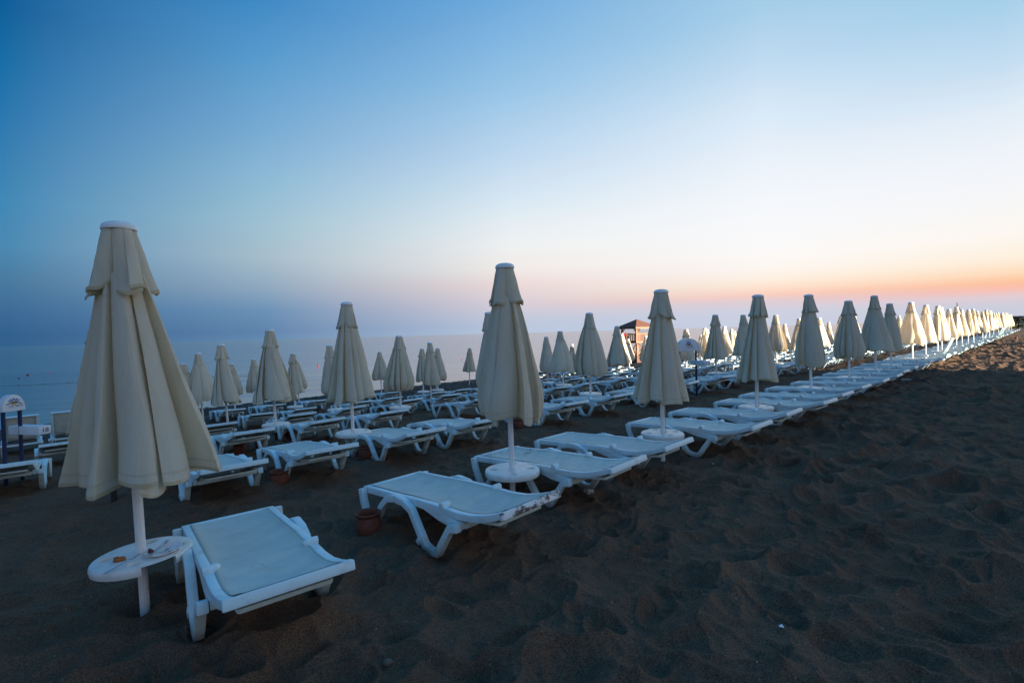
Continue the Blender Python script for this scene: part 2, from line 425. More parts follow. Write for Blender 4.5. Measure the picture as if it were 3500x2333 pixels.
# ------------------------------------------------------------------ ground and sea
def build_ground():
    th = np.concatenate([np.linspace(-54, 54, 1360), np.linspace(54, 306, 42)[1:-1]])
    th = np.radians(90 - th)
    r = np.concatenate([[.05, .6, 1.2, 1.7], np.geomspace(2.0, 70, 980), np.geomspace(76, 9000, 34)])
    T, RR = np.meshgrid(th, r)
    X = RR * np.cos(T); Y = RR * np.sin(T)
    n = X * N[0] + Y * N[1]
    Z = base(n) + relief(X, Y)
    # heaps and scoops round the nearest lounger feet
    nt_, nr = len(th), len(r)
    V = np.stack([X, Y, Z], -1).reshape(-1, 3).astype(np.float32)
    i = np.arange(nr - 1)[:, None] * nt_; k = np.arange(nt_)[None, :]; k2 = (k + 1) % nt_
    F = np.stack([i + k, i + nt_ + k, i + nt_ + k2, i + k2], -1).reshape(-1, 4).astype(np.int32)
    me = bpy.data.meshes.new('sand')
    me.vertices.add(len(V)); me.vertices.foreach_set('co', V.ravel())
    me.loops.add(F.size); me.loops.foreach_set('vertex_index', F.ravel())
    me.polygons.add(len(F)); me.polygons.foreach_set('loop_start', np.arange(0, F.size, 4, dtype=np.int32))
    me.polygons.foreach_set('use_smooth', np.ones(len(F), dtype=bool))
    me.update(calc_edges=True); me.flip_normals()
    me.materials.append(M['sand'])
    return tag(link('sand', me), 'dark trodden beach sand', kind='structure')


build_ground()
b = MB(); S = 26000
b.add([(-S, -S, SEA), (S, -S, SEA), (S, S, SEA), (-S, S, SEA)], [(0, 1, 2, 3)])
tag(b.build('sea', M['sea'], smooth=False), 'calm blue sea', kind='structure')


# ------------------------------------------------------------------ sun lounger
RAIL = [(.90, .305), (.5, .325), (.1, .345), (-.20, .345), (-.24, .34)]
LOWER = [(.0, .325), (-.20, .305), (-.34, .285), (-.46, .28)]
BACK = [(-.24, .352), (-.42, .350), (-.58, .365), (-.72, .397), (-.82, .430), (-.88, .455)]
BACK_UP = [(-.24, .352), (-.33, .45), (-.42, .62), (-.49, .78), (-.54, .90), (-.57, .98)]


def sling_mesh(name, line, w0, seed, mat, sag=.022):
    rg = random.Random(seed); mb = MB(); nx, ny = 22, 40
    L = [0]
    for (a, b_), (c, d) in zip(line, line[1:]): L.append(L[-1] + math.hypot(c - a, d - b_))
    ph = [rg.uniform(0, 6) for _ in range(5)]
    vs = []
    for j in range(ny + 1):
        s = L[-1] * j / ny
        y = float(np.interp(s, L, [p[0] for p in line])); z = float(np.interp(s, L, [p[1] for p in line]))
        e = min(1, min(j, ny - j) / 5)
        for i in range(nx + 1):
            u = i / nx * 2 - 1
            wr = .0075 * math.sin(s * 24 + ph[0] + u * u * 3) * (1 - u * u) * (.3 + .7 * math.sin(s * 3 + ph[2]) ** 2) + .004 * math.sin(s * 44 + ph[1] + u * 4) * (1 - abs(u))
            hem = .004 if abs(u) > .88 else 0
            vs.append((u * w0, y, z - sag * (1 - u * u) * e + wr * e + hem))
    fs = [(j * (nx + 1) + i, j * (nx + 1) + i + 1, (j + 1) * (nx + 1) + i + 1, (j + 1) * (nx + 1) + i) for j in range(ny) for i in range(nx)]
    k = len(vs); low = [(x, y, z - .005) for x, y, z in vs]
    mb.add(vs, fs); mb.add(low, [f[::-1] for f in fs])
    e_ = [abs(i / nx * 2 - 1) for j in range(ny + 1) for i in range(nx + 1)]
    mb.at = ('edge', e_ + e_)
    return mb.mesh(name, mat, angle=60)


def lounger_meshes(back):
    out = {}
    f = MB()
    for sx in (-1, 1):
        a, c = sorted((sx * .270, sx * .325))
        f.ribbon(RAIL, [.06, .055, .06, .075, .075], a, c)
        a2, c2 = sorted((sx * .276, sx * .322))
        f.ribbon(LOWER, [.03, .085, .075, .06], a2, c2)
    f.box((0, .912, .302), (.655, .05, .06))
    f.box((0, -.435, .268), (.545, .05, .045)); f.box((0, .30, .285), (.54, .05, .03))
    out['frame'] = f.mesh('frame', M['plastic'], bevel=.008)
    out['seat_sling'] = sling_mesh('seat_sling', [(.932, .308), (.90, .335), (.5, .352), (.1, .374), (-.238, .376)], .272, 3, M['sling'])
    bf = MB()
    for sx in (-1, 1):
        a, c = sorted((sx * .268, sx * .324)); bf.ribbon(back, [.055, .055, .055, .055, .05, .05], a, c)
    out['backrest'] = bf.mesh('backrest', M['plastic'], bevel=.009)
    y0, z0 = back[-1]; y1, z1 = back[-2]
    an = math.atan2(z0 - z1, -(y0 - y1))
    hb = MB(); hb.box((0, y0 - .018 * math.cos(an), z0 + .010 - .012), (.652, .040, .058), Matrix.Rotation(-an * .9, 3, 'X'))
    out['head_bar'] = hb.mesh('head_bar', M['plastic'], bevel=.012)
    up = [(a + .004, b_ + .024) for a, b_ in back]
    out['back_sling'] = sling_mesh('back_sling', [(up[0][0] + .001, up[0][1] + .001)] + up[1:], .270, 9, M['sling'], .016)
    hg = MB(); hg.tube([(-.045, 0, 0), (.03, 0, 0), (.05, 0, 0)], [.026, .026, .012], 14); hg.box((-.01, .0, -.02), (.062, .06, .035))
    out['hinge'] = hg.mesh('hinge', M['plastic'], bevel=.005)
    for k, line in (('leg_front', [(.905, .325), (.885, .22), (.80, .032), (.70, .022), (.56, .235), (.47, .315), (.36, .345)]),
                    ('leg_rear', [(.36, .345), (.22, .335), (.12, .295), (-.06, .045), (-.14, .020), (-.22, .026), (-.33, .185), (-.385, .262), (-.47, .282)])):
        lg = MB(); lg.ribbon(line, [.062] + [.056] * (len(line) - 2) + [.066], .327, .385)
        if k == 'leg_rear': lg.box((.365, -.005, .078), (.05, .075, .05), Matrix.Rotation(R(-52), 3, 'X'))
        out[k] = lg.mesh('leg', M['legp'], bevel=.008)
    for k, c in (('pad_front', (.356, .75, .004)), ('pad_rear', (.356, -.18, .004))):
        p = MB(); p.box(c, (.046, .10, .018)); out[k] = p.mesh('foot_pad', M['rubber'], bevel=.004)
    sp = MB()
    for sx in (-1, 1): sp.beam((sx * .235, -.28, .285), (sx * .225, -.78, .350), .035, .022)
    sp.box((0, -.775, .349), (.47, .026, .024)); sp.box((0, -.53, .313), (.44, .44, .006), Matrix.Rotation(R(-7), 3, 'X'))
    out['support_flap'] = sp.mesh('support_flap', M['plastic'], bevel=.003)
    return out


LM = lounger_meshes(BACK); LMU = lounger_meshes(BACK_UP)
MIRROR = {}


def mirrored(me):
    if me.name not in MIRROR:
        c = me.copy(); c.transform(Matrix.Scale(-1, 4, (1, 0, 0))); c.flip_normals(); MIRROR[me.name] = c
    return MIRROR[me.name]


def make_lounger(lm, up=False):
    r = empty('sun_lounger')
    for k in ('frame', 'seat_sling', 'backrest', 'head_bar', 'back_sling', 'support_flap'):
        if up and k == 'support_flap': continue
        link({'back_sling': 'backrest_sling'}.get(k, k), lm[k], r)
    for k, pk in (('leg_front', 'pad_front'), ('leg_rear', 'pad_rear')):
        a = link('leg', lm[k], r); link('foot_pad', lm[pk], a)
        a = link('leg', mirrored(lm[k]), r); link('foot_pad', mirrored(lm[pk]), a)
    for sx, me in ((1, mirrored(lm['hinge'])), (-1, lm['hinge'])):
        h = link('hinge', me if sx < 0 else lm['hinge'], r); h.location = (sx * .285, -.235, .392)
        h.rotation_euler = (0, 0, math.pi if sx > 0 else 0)
    return r


def joined(lm):
    """one mesh of a whole lounger for the far ones"""
    bm = bmesh.new(); mats = [M['plastic'], M['sling'], M['legp']]
    def put(me, mx=None):
        c = me.copy()
        if mx is not None: c.transform(mx)
        i = mats.index(me.materials[0]) if me.materials[0] in mats else 0
        for p in c.polygons: p.material_index = i
        bm.from_mesh(c); bpy.data.meshes.remove(c)
    for k in ('frame', 'seat_sling', 'backrest', 'head_bar', 'back_sling', 'support_flap', 'leg_front', 'leg_rear'): put(lm[k])
    for k in ('leg_front', 'leg_rear'): put(mirrored(lm[k]))
    for sx in (1, -1): put(lm['hinge'], Matrix.Translation((sx * .285, -.235, .392)) @ Matrix.Rotation(math.pi if sx > 0 else 0, 4, 'Z'))
    me = bpy.data.meshes.new('sun_lounger'); bm.to_mesh(me); bm.free()
    for m in mats: me.materials.append(m)
    return me


proto = make_lounger(LM); proto_up = make_lounger(LMU, True)
far_me = joined(LM); far_up = joined(LMU)
used = {'a': False, 'b': False}
LOUNGERS = {}


def put_lounger(t, n, yaw=0, detail=True, up=False, label='', group=None, sink=.012, roll=0, tilt=0):
    if detail:
        key, src = ('b', proto_up) if up else ('a', proto)
        o = src if not used[key] else copy_tree(src)
        used[key] = True
    else:
        o = link('sun_lounger', far_up if up else far_me)
    o.location = world(t, n, -sink)
    o.rotation_euler = (math.atan(slope(n)) + R(tilt), R(roll), YAW + R(yaw))
    tag(o, label, 'sun lounger', group)
    return o


def swap(o, part, me=None, mat=None, label=None):
    for c in o.children:
        if c.name.split('.')[0] == part:
            if me is None: me = c.data.copy()
            if mat: me.materials.clear(); me.materials.append(mat)
            c.data = me
            if label: c['label'] = label


GL = 'white loungers lined up in rows on the sand'
row1 = [  # t, n, yaw, tilt, label
    (0.9, 3.56, -3.4, 0, 'white lounger closest to the camera, touching the broken table with the plate'),
    (2.46, 3.49, 4.3, 0, 'white lounger with brown scuffed head bar beside the open terracotta pot'),
    (3.87, 3.6, 4.0, 0, 'white lounger with dark dry seeds on its sling, under the second front parasol'),
    (4.94, 3.66, 2.1, 0, 'white lounger just beyond the one strewn with seeds, front row'),
    (6.62, 3.41, -0.4, 0, 'white lounger just beyond the third front parasol and its round table'),
    (7.89, 3.44, -0.3, 0, 'white lounger between the third and fourth front parasols, second after the third'),
    (9.38, 3.36, -3.0, 0, 'white lounger just beyond the fourth front parasol'),
    (10.58, 3.4, -2.4, 0, 'white lounger in front row just before the fifth front parasol'),
]
for i, (t, n, yw, ti, lb) in enumerate(row1):
    o = put_lounger(t, n, yw, True, False, lb, GL, tilt=ti)
    if i == 1: swap(o, 'head_bar', mat=M['scuffed'], label='brown scuffed bar with peeling paint')
    if i == 2: swap(o, 'seat_sling', mat=M['sling_dirty'], label='grey sling strewn with dark dry seeds')
LT = {1: [2.62]}
u_t = {r: [.33 + 3.0 * k for k in range(40)] for r in ROWN}
# front row onwards
k = 8; t = 12.0
while t < 92:
    det = t < 17
    lab = ('white lounger in front row, %s from the near end' % ORD[k]) if k < 14 else 'white lounger among the tightly overlapping far ones of the front row'
    up = (t > 27 and rnd.random() < .16)
    if up: lab = 'white lounger with raised back far along the front row'
    put_lounger(t, 3.45 + rnd.uniform(-.10, .10), rnd.uniform(-3, 3), det, up, lab, GL if k < 14 else ('raised far loungers of the front row' if up else 'far loungers of the front row'))
    k += 1; t += 1.44 + rnd.uniform(-.09, .09)
# rows behind: two loungers after every parasol
second = [1.32, 2.38, 3.70, 4.84]
LN = {2: 6.75, 3: 9.85, 4: 13.0, 5: 16.3, 6: 19.6}
for r in (2, 3, 4, 5, 6):
    n0 = LN[r]
    c = 0
    ts = []
    for kk in range(0, 22 if r > 2 else 28):
        for off in (.85, 2.12): ts.append(.33 + 3.03 * kk + off + rnd.uniform(-.13, .13))
    if r == 2: ts[:4] = second
    if r == 3: ts[:4] = [1.05, 2.27, 3.63, 4.94]
    for t in ts:
        dist = t * D[1] + n0 * N[1]
        if r == 6 and rnd.random() < .35: continue
        if rnd.random() < .04 and c > 4: continue
        det = dist < (14.5 if r < 5 else 0)
        lab = 'white lounger, %s from the near end of the %s of loungers' % (ORD[c], ROWNAME[r]) if c < 8 else 'white lounger in the crowded far part of the %s of loungers' % ROWNAME[r]
        put_lounger(t, n0 + rnd.uniform(-.16, .16) * (0 if (r == 2 and c < 4) else 1), rnd.uniform(-5, 5) * (.3 if (r == 2 and c < 4) else 1), det, False, lab, GL if c < 8 else 'far loungers of the ' + ROWNAME[r], roll=rnd.uniform(-1, 1))
        c += 1
# loungers at the left edge, some with the back raised
put_lounger(-.62, 10.0, -3, True, False, 'white lounger before the navy post sign at the left edge', GL)
put_lounger(-.10, 13.75, 2, True, False, 'white lounger between the left parasol and the navy sign, showing its end bar', GL)
for i, (t, n, w) in enumerate(((.05, 18.2, 'leftmost large parasol'), (-.85, 17.9, 'right post of the left sign'), (-1.75, 17.9, 'left post of the left sign'))):
    put_lounger(t, n, rnd.uniform(-4, 4), True, True, 'white lounger with raised back seen beside the ' + w, GL)


# ------------------------------------------------------------------ closed parasols
def drape(seed, z1, z0, r1, r0, A0, A1, lobes, hem, curve=1.0, lean=.0, rings=34, na=0, flare=0.0, over=.30, flip=.2, belly=0.0):
    """folded cloth: pleats that swing out and tuck under the next one"""
    rg = random.Random(seed); m = 30; na = lobes * m
    b = [2 * math.pi * (i + rg.uniform(-.20, .20)) / lobes for i in range(lobes)]
    b.append(b[0] + 2 * math.pi)
    q = []
    for i in range(lobes):
        q.append(dict(amp=rg.uniform(.80, 1.15), ov=over * rg.uniform(.5, 1.35), fl=rg.random() < flip, pk=rg.uniform(.58, .78), oz=rg.uniform(-1, 1) * hem, tz=rg.uniform(-1, 1) * hem, p1=rg.uniform(0, 6.3), p2=rg.uniform(0, 6.3), f=rg.uniform(3, 6)))
    aw = rg.uniform(0, 6.28)
    mb = MB(); vs = []
    for j in range(rings + 1):
        s = j / rings
        Rb = r1 + (r0 - r1) * (s ** curve)
        Rb *= 1 - belly * max(0, s - .74) ** 2 / .0676
        A = A0 + (A1 - A0) * s ** .7
        for i in range(lobes):
            L = q[i]; w = b[i + 1] - b[i]; ov = L['ov'] * (.35 + .65 * s)
            for k in range(m):
                v = k / m; u = 1 - v if L['fl'] else v
                if u < L['pk']:
                    e = u / L['pk']; p = math.sin(e * math.pi / 2) ** .75; g = e * (1 + ov)
                else:
                    e = (u - L['pk']) / (1 - L['pk']); p = math.cos(e * math.pi / 2) ** .8 if e < 1 else 0
                    g = 1 + ov * (1 - e) + .06 * math.sin(e * math.pi)
                g = 1 - g if L['fl'] else g
                r = Rb * ((1 - A) + A * L['amp'] * p)
                r *= 1 + .03 * s * math.sin(v * L['f'] + s * 5 + L['p1']) + .022 * math.sin(s * 11 + v * 6 + L['p2']) * s
                r *= 1 + lean * s * math.cos(b[i] + w * v - aw)
                if flare: r += flare * max(0, s - .70) ** 2 / .09 * p
                z = z1 + (z0 - z1) * s + s ** 3 * (L['oz'] + L['tz'] * (v - .5) * 2 + .03 * (1 - p) + .012 * math.sin(v * 9 + L['p1']))
                t2 = b[i] + w * g
                vs.append((r * math.cos(t2), r * math.sin(t2), z))
    fs = [(j * na + k, j * na + (k + 1) % na, (j + 1) * na + (k + 1) % na, (j + 1) * na + k) for j in range(rings) for k in range(na)]
    mb.add(vs, fs)
    o = rings * na                                   # turned-up hem
    hv = [(x * .990, y * .990, z + .022) for x, y, z in vs[o:]]
    mb.add(vs[o:] + hv, [(k, (k + 1) % na, na + (k + 1) % na, na + k) for k in range(na)])
    mb.at = ('run', [j / rings for j in range(rings + 1) for k in range(na)] + [1.0] * (2 * na))
    return mb


CANOPY = []
for sd, wide, lob, ov, fl in ((203, .400, 11, .50, .30), (206, .385, 10, .30, .0), (204, .370, 12, .30, .30), (205, .385, 12, .20, .0), (31, .45, 8, .08, .3), (208, .370, 11, .20, .30),
                              (207, .385, 10, .30, .30), (80, .390, 9, .50, .30), (79, .375, 7, .80, .20), (92, .385, 9, .90, .40)):
    w8 = sd == 31
    lo = drape(sd, 2.14, .89, .115, wide, .24 if not w8 else .10, .60 if not w8 else .24, lob, .045, {80: .8, 203: .78, 206: .92, 205: .82, 207: .88, 31: .8, 79: .85}.get(sd, 1.0), .05, over=ov, flip=fl, belly={203: .16, 205: .22, 80: .18, 207: .10, 79: .20, 31: .08}.get(sd, 0))
    up = drape(sd + 100, 2.425, 2.06, .086, .168, .14, .48, 8, .02, 1.0, .04, rings=18, flare=.01, over=.3, flip=.35)
    CANOPY.append((lo.mesh('canopy', M['fabric'], angle=80), up.mesh('top_flap', M['fabric'], angle=80)))
# the big one at the left: broad, wind-blown folds
lo = drape(202, 2.14, .85, .120, .430, .26, .66, 11, .05, 1.0, .04, rings=48, over=.3, flip=.3)
up = drape(302, 2.43, 2.02, .090, .205, .16, .56, 9, .03, 1.0, .03, rings=24, flare=.012, over=.3, flip=.35)
HROT = 1.226                                          # the wind pushes its lower part aside
for _i, (_x, _y, _z) in enumerate(lo.v):
    _k = max(0, (2.14 - _z) / 1.29) * .085; _a = .35 - HROT
    lo.v[_i] = (_x + _k * math.cos(_a), _y + _k * math.sin(_a), _z)
HERO = (lo.mesh('canopy', M['fabric'], angle=80), up.mesh('top_flap', M['fabric'], angle=80))

b = MB(); b.lathe([(0, .058), (.03, .057), (.065, .050), (.088, .036), (.096, .018), (.096, .004), (.090, 0), (.02, -.002)], 36); CAP = b.mesh('cap', M['pole'])
b = MB(); na = 40
prof = []
for z in (-.12, 2.42):
    prof.append(z)
vs = []
for z in prof:
    for k in range(na):
        a = 2 * math.pi * k / na; r = .0275 * (1 - (.07 if k % 5 == 0 else 0)); vs.append((r * math.cos(a), r * math.sin(a), z))
b.add(vs, [(k, (k + 1) % na, na + (k + 1) % na, na + k) for k in range(na)]); POLE = b.mesh('pole', M['pole'], angle=20)
b = MB(); b.tube([(0, 0, -.1), (0, 0, .19)], .0315, 16); SLEEVE = b.mesh('sleeve', M['darkpole'])
b = MB(); b.tube([(.03, .05, 1.0), (.045, .02, .75), (.04, 0, .42)], .004, 6); b.lathe([(.001, -.03), (.012, -.02), (.012, .0), (.001, .02)], 8, (.04, 0, .41)); CORD = b.mesh('cord', M['cord'])

GU = 'closed cream parasols standing in rows on the beach'


def parasol(t, n, var, H=2.45, rot=None, lean=(0, 0), label='', group=GU, sleeve=False, cord=False, wide=1.0):
    r = empty('beach_parasol')
    lo, up = HERO if var == 'hero' else CANOPY[var]
    kz = H / 2.475
    link('pole', POLE, r)
    a = link('canopy', lo, r); c = link('top_flap', up, r); cap = link('cap', CAP, r); cap.location = (0, 0, 2.42)
    if sleeve: link('sleeve', SLEEVE, r)
    if cord: link('cord', CORD, r)
    q = rot if rot is not None else rnd.uniform(0, 6.28)
    a.rotation_euler.z = q; c.rotation_euler.z = q + .3
    ws = rnd.uniform(.9, 1.12) if var != 'hero' else 1
    a.scale = (wide * ws, wide * ws * rnd.uniform(.9, 1.1) if var != 'hero' else wide, 1)
    r.location = world(t, n, -.01); r.scale = (1, 1, kz)
    r.rotation_euler = (R(lean[0]), R(lean[1]), 0)
    return tag(r, label, 'parasol', group)


def table_mesh(broken=False):
    RT = .275
    bm = bmesh.new()
    def ring(c, r, z, n=36): return [bm.verts.new((c[0] + r * math.cos(2 * math.pi * k / n), c[1] + r * math.sin(2 * math.pi * k / n), z)) for k in range(n)]
    def loop(vs): return [bm.edges.new((vs[k], vs[(k + 1) % len(vs)])) for k in range(len(vs))]
    def skin(a, c, skip=()):
        for k in range(len(a)):
            if k not in skip: bm.faces.new((a[k], a[(k + 1) % len(a)], c[(k + 1) % len(a)], c[k]))
    nb = 72
    gap = set(range(61, 69)) if broken else set()
    o0 = ring((0, 0), RT - .018, 0, nb); es = loop(o0)
    cups = [(.19 * math.cos(R(a)), .19 * math.sin(R(a))) for a in (25, 115, 205, 295)]
    for c in cups:
        q0 = ring(c, .042, 0); es += loop(q0); q1 = ring(c, .038, -.012); skin(q0, q1); q2 = ring(c, .034, -.05); skin(q1, q2); bm.faces.new(q2)
    i0 = ring((0, 0), .029, 0); es += loop(i0)
    bmesh.ops.triangle_fill(bm, use_beauty=True, edges=es)
    prev = o0
    for rr, z in ((RT - .006, -.005), (RT, -.016), (RT + .002, -.034), (RT - .003, -.056), (RT - .012, -.056), (RT - .014, -.016)):
        cur = ring((0, 0), rr, z, nb); skin(prev, cur, gap if z < -.01 else ()); prev = cur
    i1 = ring((0, 0), .045, -.06); i2 = ring((0, 0), .029, -.06); i3 = ring((0, 0), .045, -.006); skin(i0, i2); skin(i2, i1); skin(i1, i3)
    bmesh.ops.recalc_face_normals(bm, faces=bm.faces)
    me = bpy.data.meshes.new('parasol_table'); bm.to_mesh(me); bm.free()
    me.polygons.foreach_set('use_smooth', [True] * len(me.polygons)); me.set_sharp_from_angle(angle=R(38)); me.materials.append(M['table'])
    return me


TABLE = table_mesh(); TABLE_B = table_mesh(True)


def table(t, n, label, group='round white tables on the parasol poles', me=None, rot=None, h=.36, tilt=(0, 0)):
    o = link('parasol_table', me or TABLE); o.location = world(t, n, h); o.rotation_euler = (R(tilt[0]), R(tilt[1]), rnd.uniform(0, 1.5) if rot is None else rot)
    return tag(o, label, 'table', group)


R1T = [.345, 3.30, 5.80, 8.70, 12.1, 14.9, 17.75, 19.9, 23.6, 26.4, 29.6, 31.0]
R1N = [4.02, 3.66, 3.46, 3.40, 3.55, 3.5, 3.5, 3.5, 3.5, 3.5, 3.5, 3.5]
R1H = [2.525, 2.43, 2.25, 2.27, 2.40, 2.33, 2.55, 2.36, 2.48, 2.43, 2.45, 2.4]
R1L = [(0, -1.6), (0, -.5), (0, .6), (0, 1.8), (0, -.6), (0, .3), (0, -.3), (.5, -1.2), (0, -1), (0, 1), (0, 1), (0, -1)]
R1V = ['hero', 0, 1, 2, 8, 3, 9, 7, 4, 4, 6, 3]
for k, (t, n, h, l, v) in enumerate(zip(R1T, R1N, R1H, R1L, R1V)):
    lb = {0: 'largest closed cream parasol at the left, rising above the broken table with the plate'}.get(k, 'closed cream parasol, %s from the near end of the front row' % ORD[k])
    parasol(t, n, v, h, None if k else HROT, l, lb, cord=k in (2, 3, 5), wide=1.0)
    if k == 0: continue
    table(t, n, 'round white table with cup holes on the pole of the %s front parasol' % ORD[k])
t = 33.6
while t < 95:
    parasol(t, 3.5 + rnd.uniform(-.1, .1), rnd.randrange(10), rnd.uniform(2.35, 2.55), None, (rnd.uniform(-1, 1), rnd.uniform(-1, 1)), 'closed cream parasol in the tight far cluster of the front row', 'far closed parasols of the front row')
    if t < 60: table(t, 3.5, 'round white table under a far front parasol', 'far round tables of the front row')
    t += 2.95 + rnd.uniform(-.15, .15)
OTHER = {
    2: [(.40, 2.3), (3.42, 2.46), (6.35, 2.32), (9.49, 2.33), (12.9, 2.2), (16.23, 2.32), (18.57, 2.33), (21.64, 2.33), (24.6, 2.2), (27.42, 2.22), (30.6, 2.3), (33.8, 2.32), (37, 2.35), (40, 2.4), (43, 2.4), (46, 2.4)],
    3: [(.46, 2.33), (3.32, 2.39), (6.31, 2.18), (12.56, 2.19), (15.59, 2.33), (20.93, 2.12), (22.91, 2.15), (24.98, 2.21), (30.2, 2.2), (33.4, 2.26), (42.5, 2.32)],
    4: [(.48, 2.3), (3.20, 2.47), (6.15, 2.34), (9.56, 2.30), (15.57, 2.35), (21.27, 2.34), (23.5, 2.2), (27.66, 2.45), (30.3, 2.45), (33.8, 2.4)],
    5: [(2.8, 2.12), (3.27, 2.43), (6.12, 2.28), (11.51, 2.22), (12.25, 2.21), (27.07, 2.2), (36.8, 2.23), (42.7, 2.43)],
    6: [(5.08, 1.97), (5.9, 2.11), (7.6, 1.95), (11.55, 2.15), (14.75, 2.0), (17.0, 2.11), (25.9, 2.0), (28.8, 2.07), (32.2, 2.06)],
}
LEANS = {(3, 0): (0, 0), (4, 0): (0, 0), (2, 0): (0, -1.4), (3, 1): (0, -1.6), (4, 2): (0, -4), (4, 1): (0, -3.0)}
WIDE = {(5, 1): 4, (3, 3): 4, (2, 9): 4}
for r, lst in OTHER.items():
    for k, (t, h) in enumerate(lst):
        n = ROWN[r] + (0 if r != 6 else .8)
        far = t > 26
        lb = 'closed cream parasol in the far part of the %s' % ROWNAME[r] if far else 'closed cream parasol, %s from the near end of the %s' % (ORD[k], ROWNAME[r])
        v = WIDE.get((r, k), rnd.randrange(10))
        parasol(t, n, v, h, None, LEANS.get((r, k), (rnd.uniform(-2, 2), rnd.uniform(-2.6, 2.0))), lb, ('far parasols of the ' + ROWNAME[r]) if far else GU, sleeve=(r, k) in ((2, 0), (5, 1), (4, 1), (3, 1)))
        if (r, k) in ((2, 0), (5, 1)) or r == 6 or rnd.random() < .2: continue
        table(t, n, ('round white table in the far part of the %s' % ROWNAME[r]) if far else 'round white table on the pole of the %s parasol of the %s' % (ORD[k], ROWNAME[r]), ('far tables of the ' + ROWNAME[r]) if far else 'round white tables on the parasol poles')

# ------------------------------------------------------------------ the near table and what lies on it
tt = table(R1T[0], R1N[0], 'round white table with a broken rim, holding a plate and forks', me=TABLE_B, rot=R(0), tilt=(0, -2.0))
TP = tt.location.copy(); TZ = TP.z


def on_table(o, dx, dy, dz, rot=(0, 0, 0)):
    o.location = (TP.x + dx, TP.y + dy, TZ + dz + dx * math.tan(R(2.0))); o.rotation_euler = rot
    return o


b = MB(); b.lathe([(0, .004), (.062, .004), (.078, .008), (.100, .020), (.102, .022), (.100, .024), (.076, .013), (.060, .0085), (0, .0085)], 48)
o = tag(b.build('plate', M['plate'], angle=60), 'white plate with red food scraps on the broken round table', 'plate'); on_table(o, .155, -.02, .001, (R(3), R(-3), 0))
b = MB()
for i in range(11):
    a = rnd.uniform(0, 6.28); q = rnd.uniform(.005, .055); b.lathe([(.0005, .0032), (.004, .002), (.005, 0)], 7, (q * math.cos(a), q * math.sin(a), 0))
o = tag(b.build('food_scraps', M['beet']), 'small dark red food scraps on the white plate', 'food scraps', kind='stuff'); on_table(o, .165, -.02, .0105)


def blob(name, mat, rx, ry, rz, seed, amp=.25):
    bm = bmesh.new(); bmesh.ops.create_icosphere(bm, subdivisions=3, radius=1)
    rg = np.random.default_rng(seed); ph = rg.uniform(0, 6.28, 6)
    for v in bm.verts:
        x, y, z = v.co; k = 1 + amp * (math.sin(3 * x + ph[0]) * math.cos(2.6 * y + ph[1]) + .6 * math.sin(6 * z + 5 * x + ph[2]) * math.sin(5 * y + ph[3]))
        v.co = (x * rx * k, y * ry * k, max(-.7, z) * rz * k)
    me = bpy.data.meshes.new(name); bm.to_mesh(me); bm.free(); me.materials.append(mat)
    me.polygons.foreach_set('use_smooth', [True] * len(me.polygons))
    return link(name, me)


on_table(tag(blob('food_morsel', M['beet'], .018, .014, .016, 3, .35), 'dark red morsel held between two forks at the plate edge', 'food'), .085, -.045, .022)
on_table(tag(blob('bread_crust', M['food'], .034, .020, .018, 5, .3), 'brown crust of bread lying on the broken round table', 'bread'), -.065, -.115, .012)


def fork(label, p0, p1, z0, z1):
    b = MB(); L = 1.0
    a = Vector((p0[0], p0[1], z0)); c = Vector((p1[0], p1[1], z1)); d = (c - a)
    Ln = d.length
    b.ribbon([(0, 0), (.09, .001), (.125, .004), (.14, .002)], .0022, -.005, .005)
    b.ribbon([(.14, .002), (.155, -.002), (.165, -.002)], .002, -.0115, .0115)
    for x in (-.0098, -.0033, .0033, .0098): b.ribbon([(.164, -.002), (.19, .001), (.205, .006)], .002, x - .0014, x + .0014)
    o = b.build('fork', M['steel'], bevel=.0005); tag(o, label, 'fork', 'forks left on the table')
    dx, dy = p1[0] - p0[0], p1[1] - p0[1]
    on_table(o, p0[0], p0[1], z0, (math.asin((z1 - z0) / .205), 0, math.atan2(-dx, dy)))
    return o


fork('fork with its handle hanging over the table rim', (-.005, -.30), (.075, -.10), .006, .038)
fork('fork lying across the plate, prongs up by the pole', (.125, -.115), (.105, .08), .017, .034)
b = MB(); b.ribbon([(0, 0), (.10, .002), (.11, .002)], .003, -.006, .006); b.ribbon([(.11, .002), (.15, .001), (.20, 0)], .002, -.009, .006)
o = tag(b.build('table_knife', M['steel'], bevel=.0006), 'table knife lying across the front edge of the plate', 'knife'); on_table(o, .075, -.105, .024, (0, 0, R(-68)))


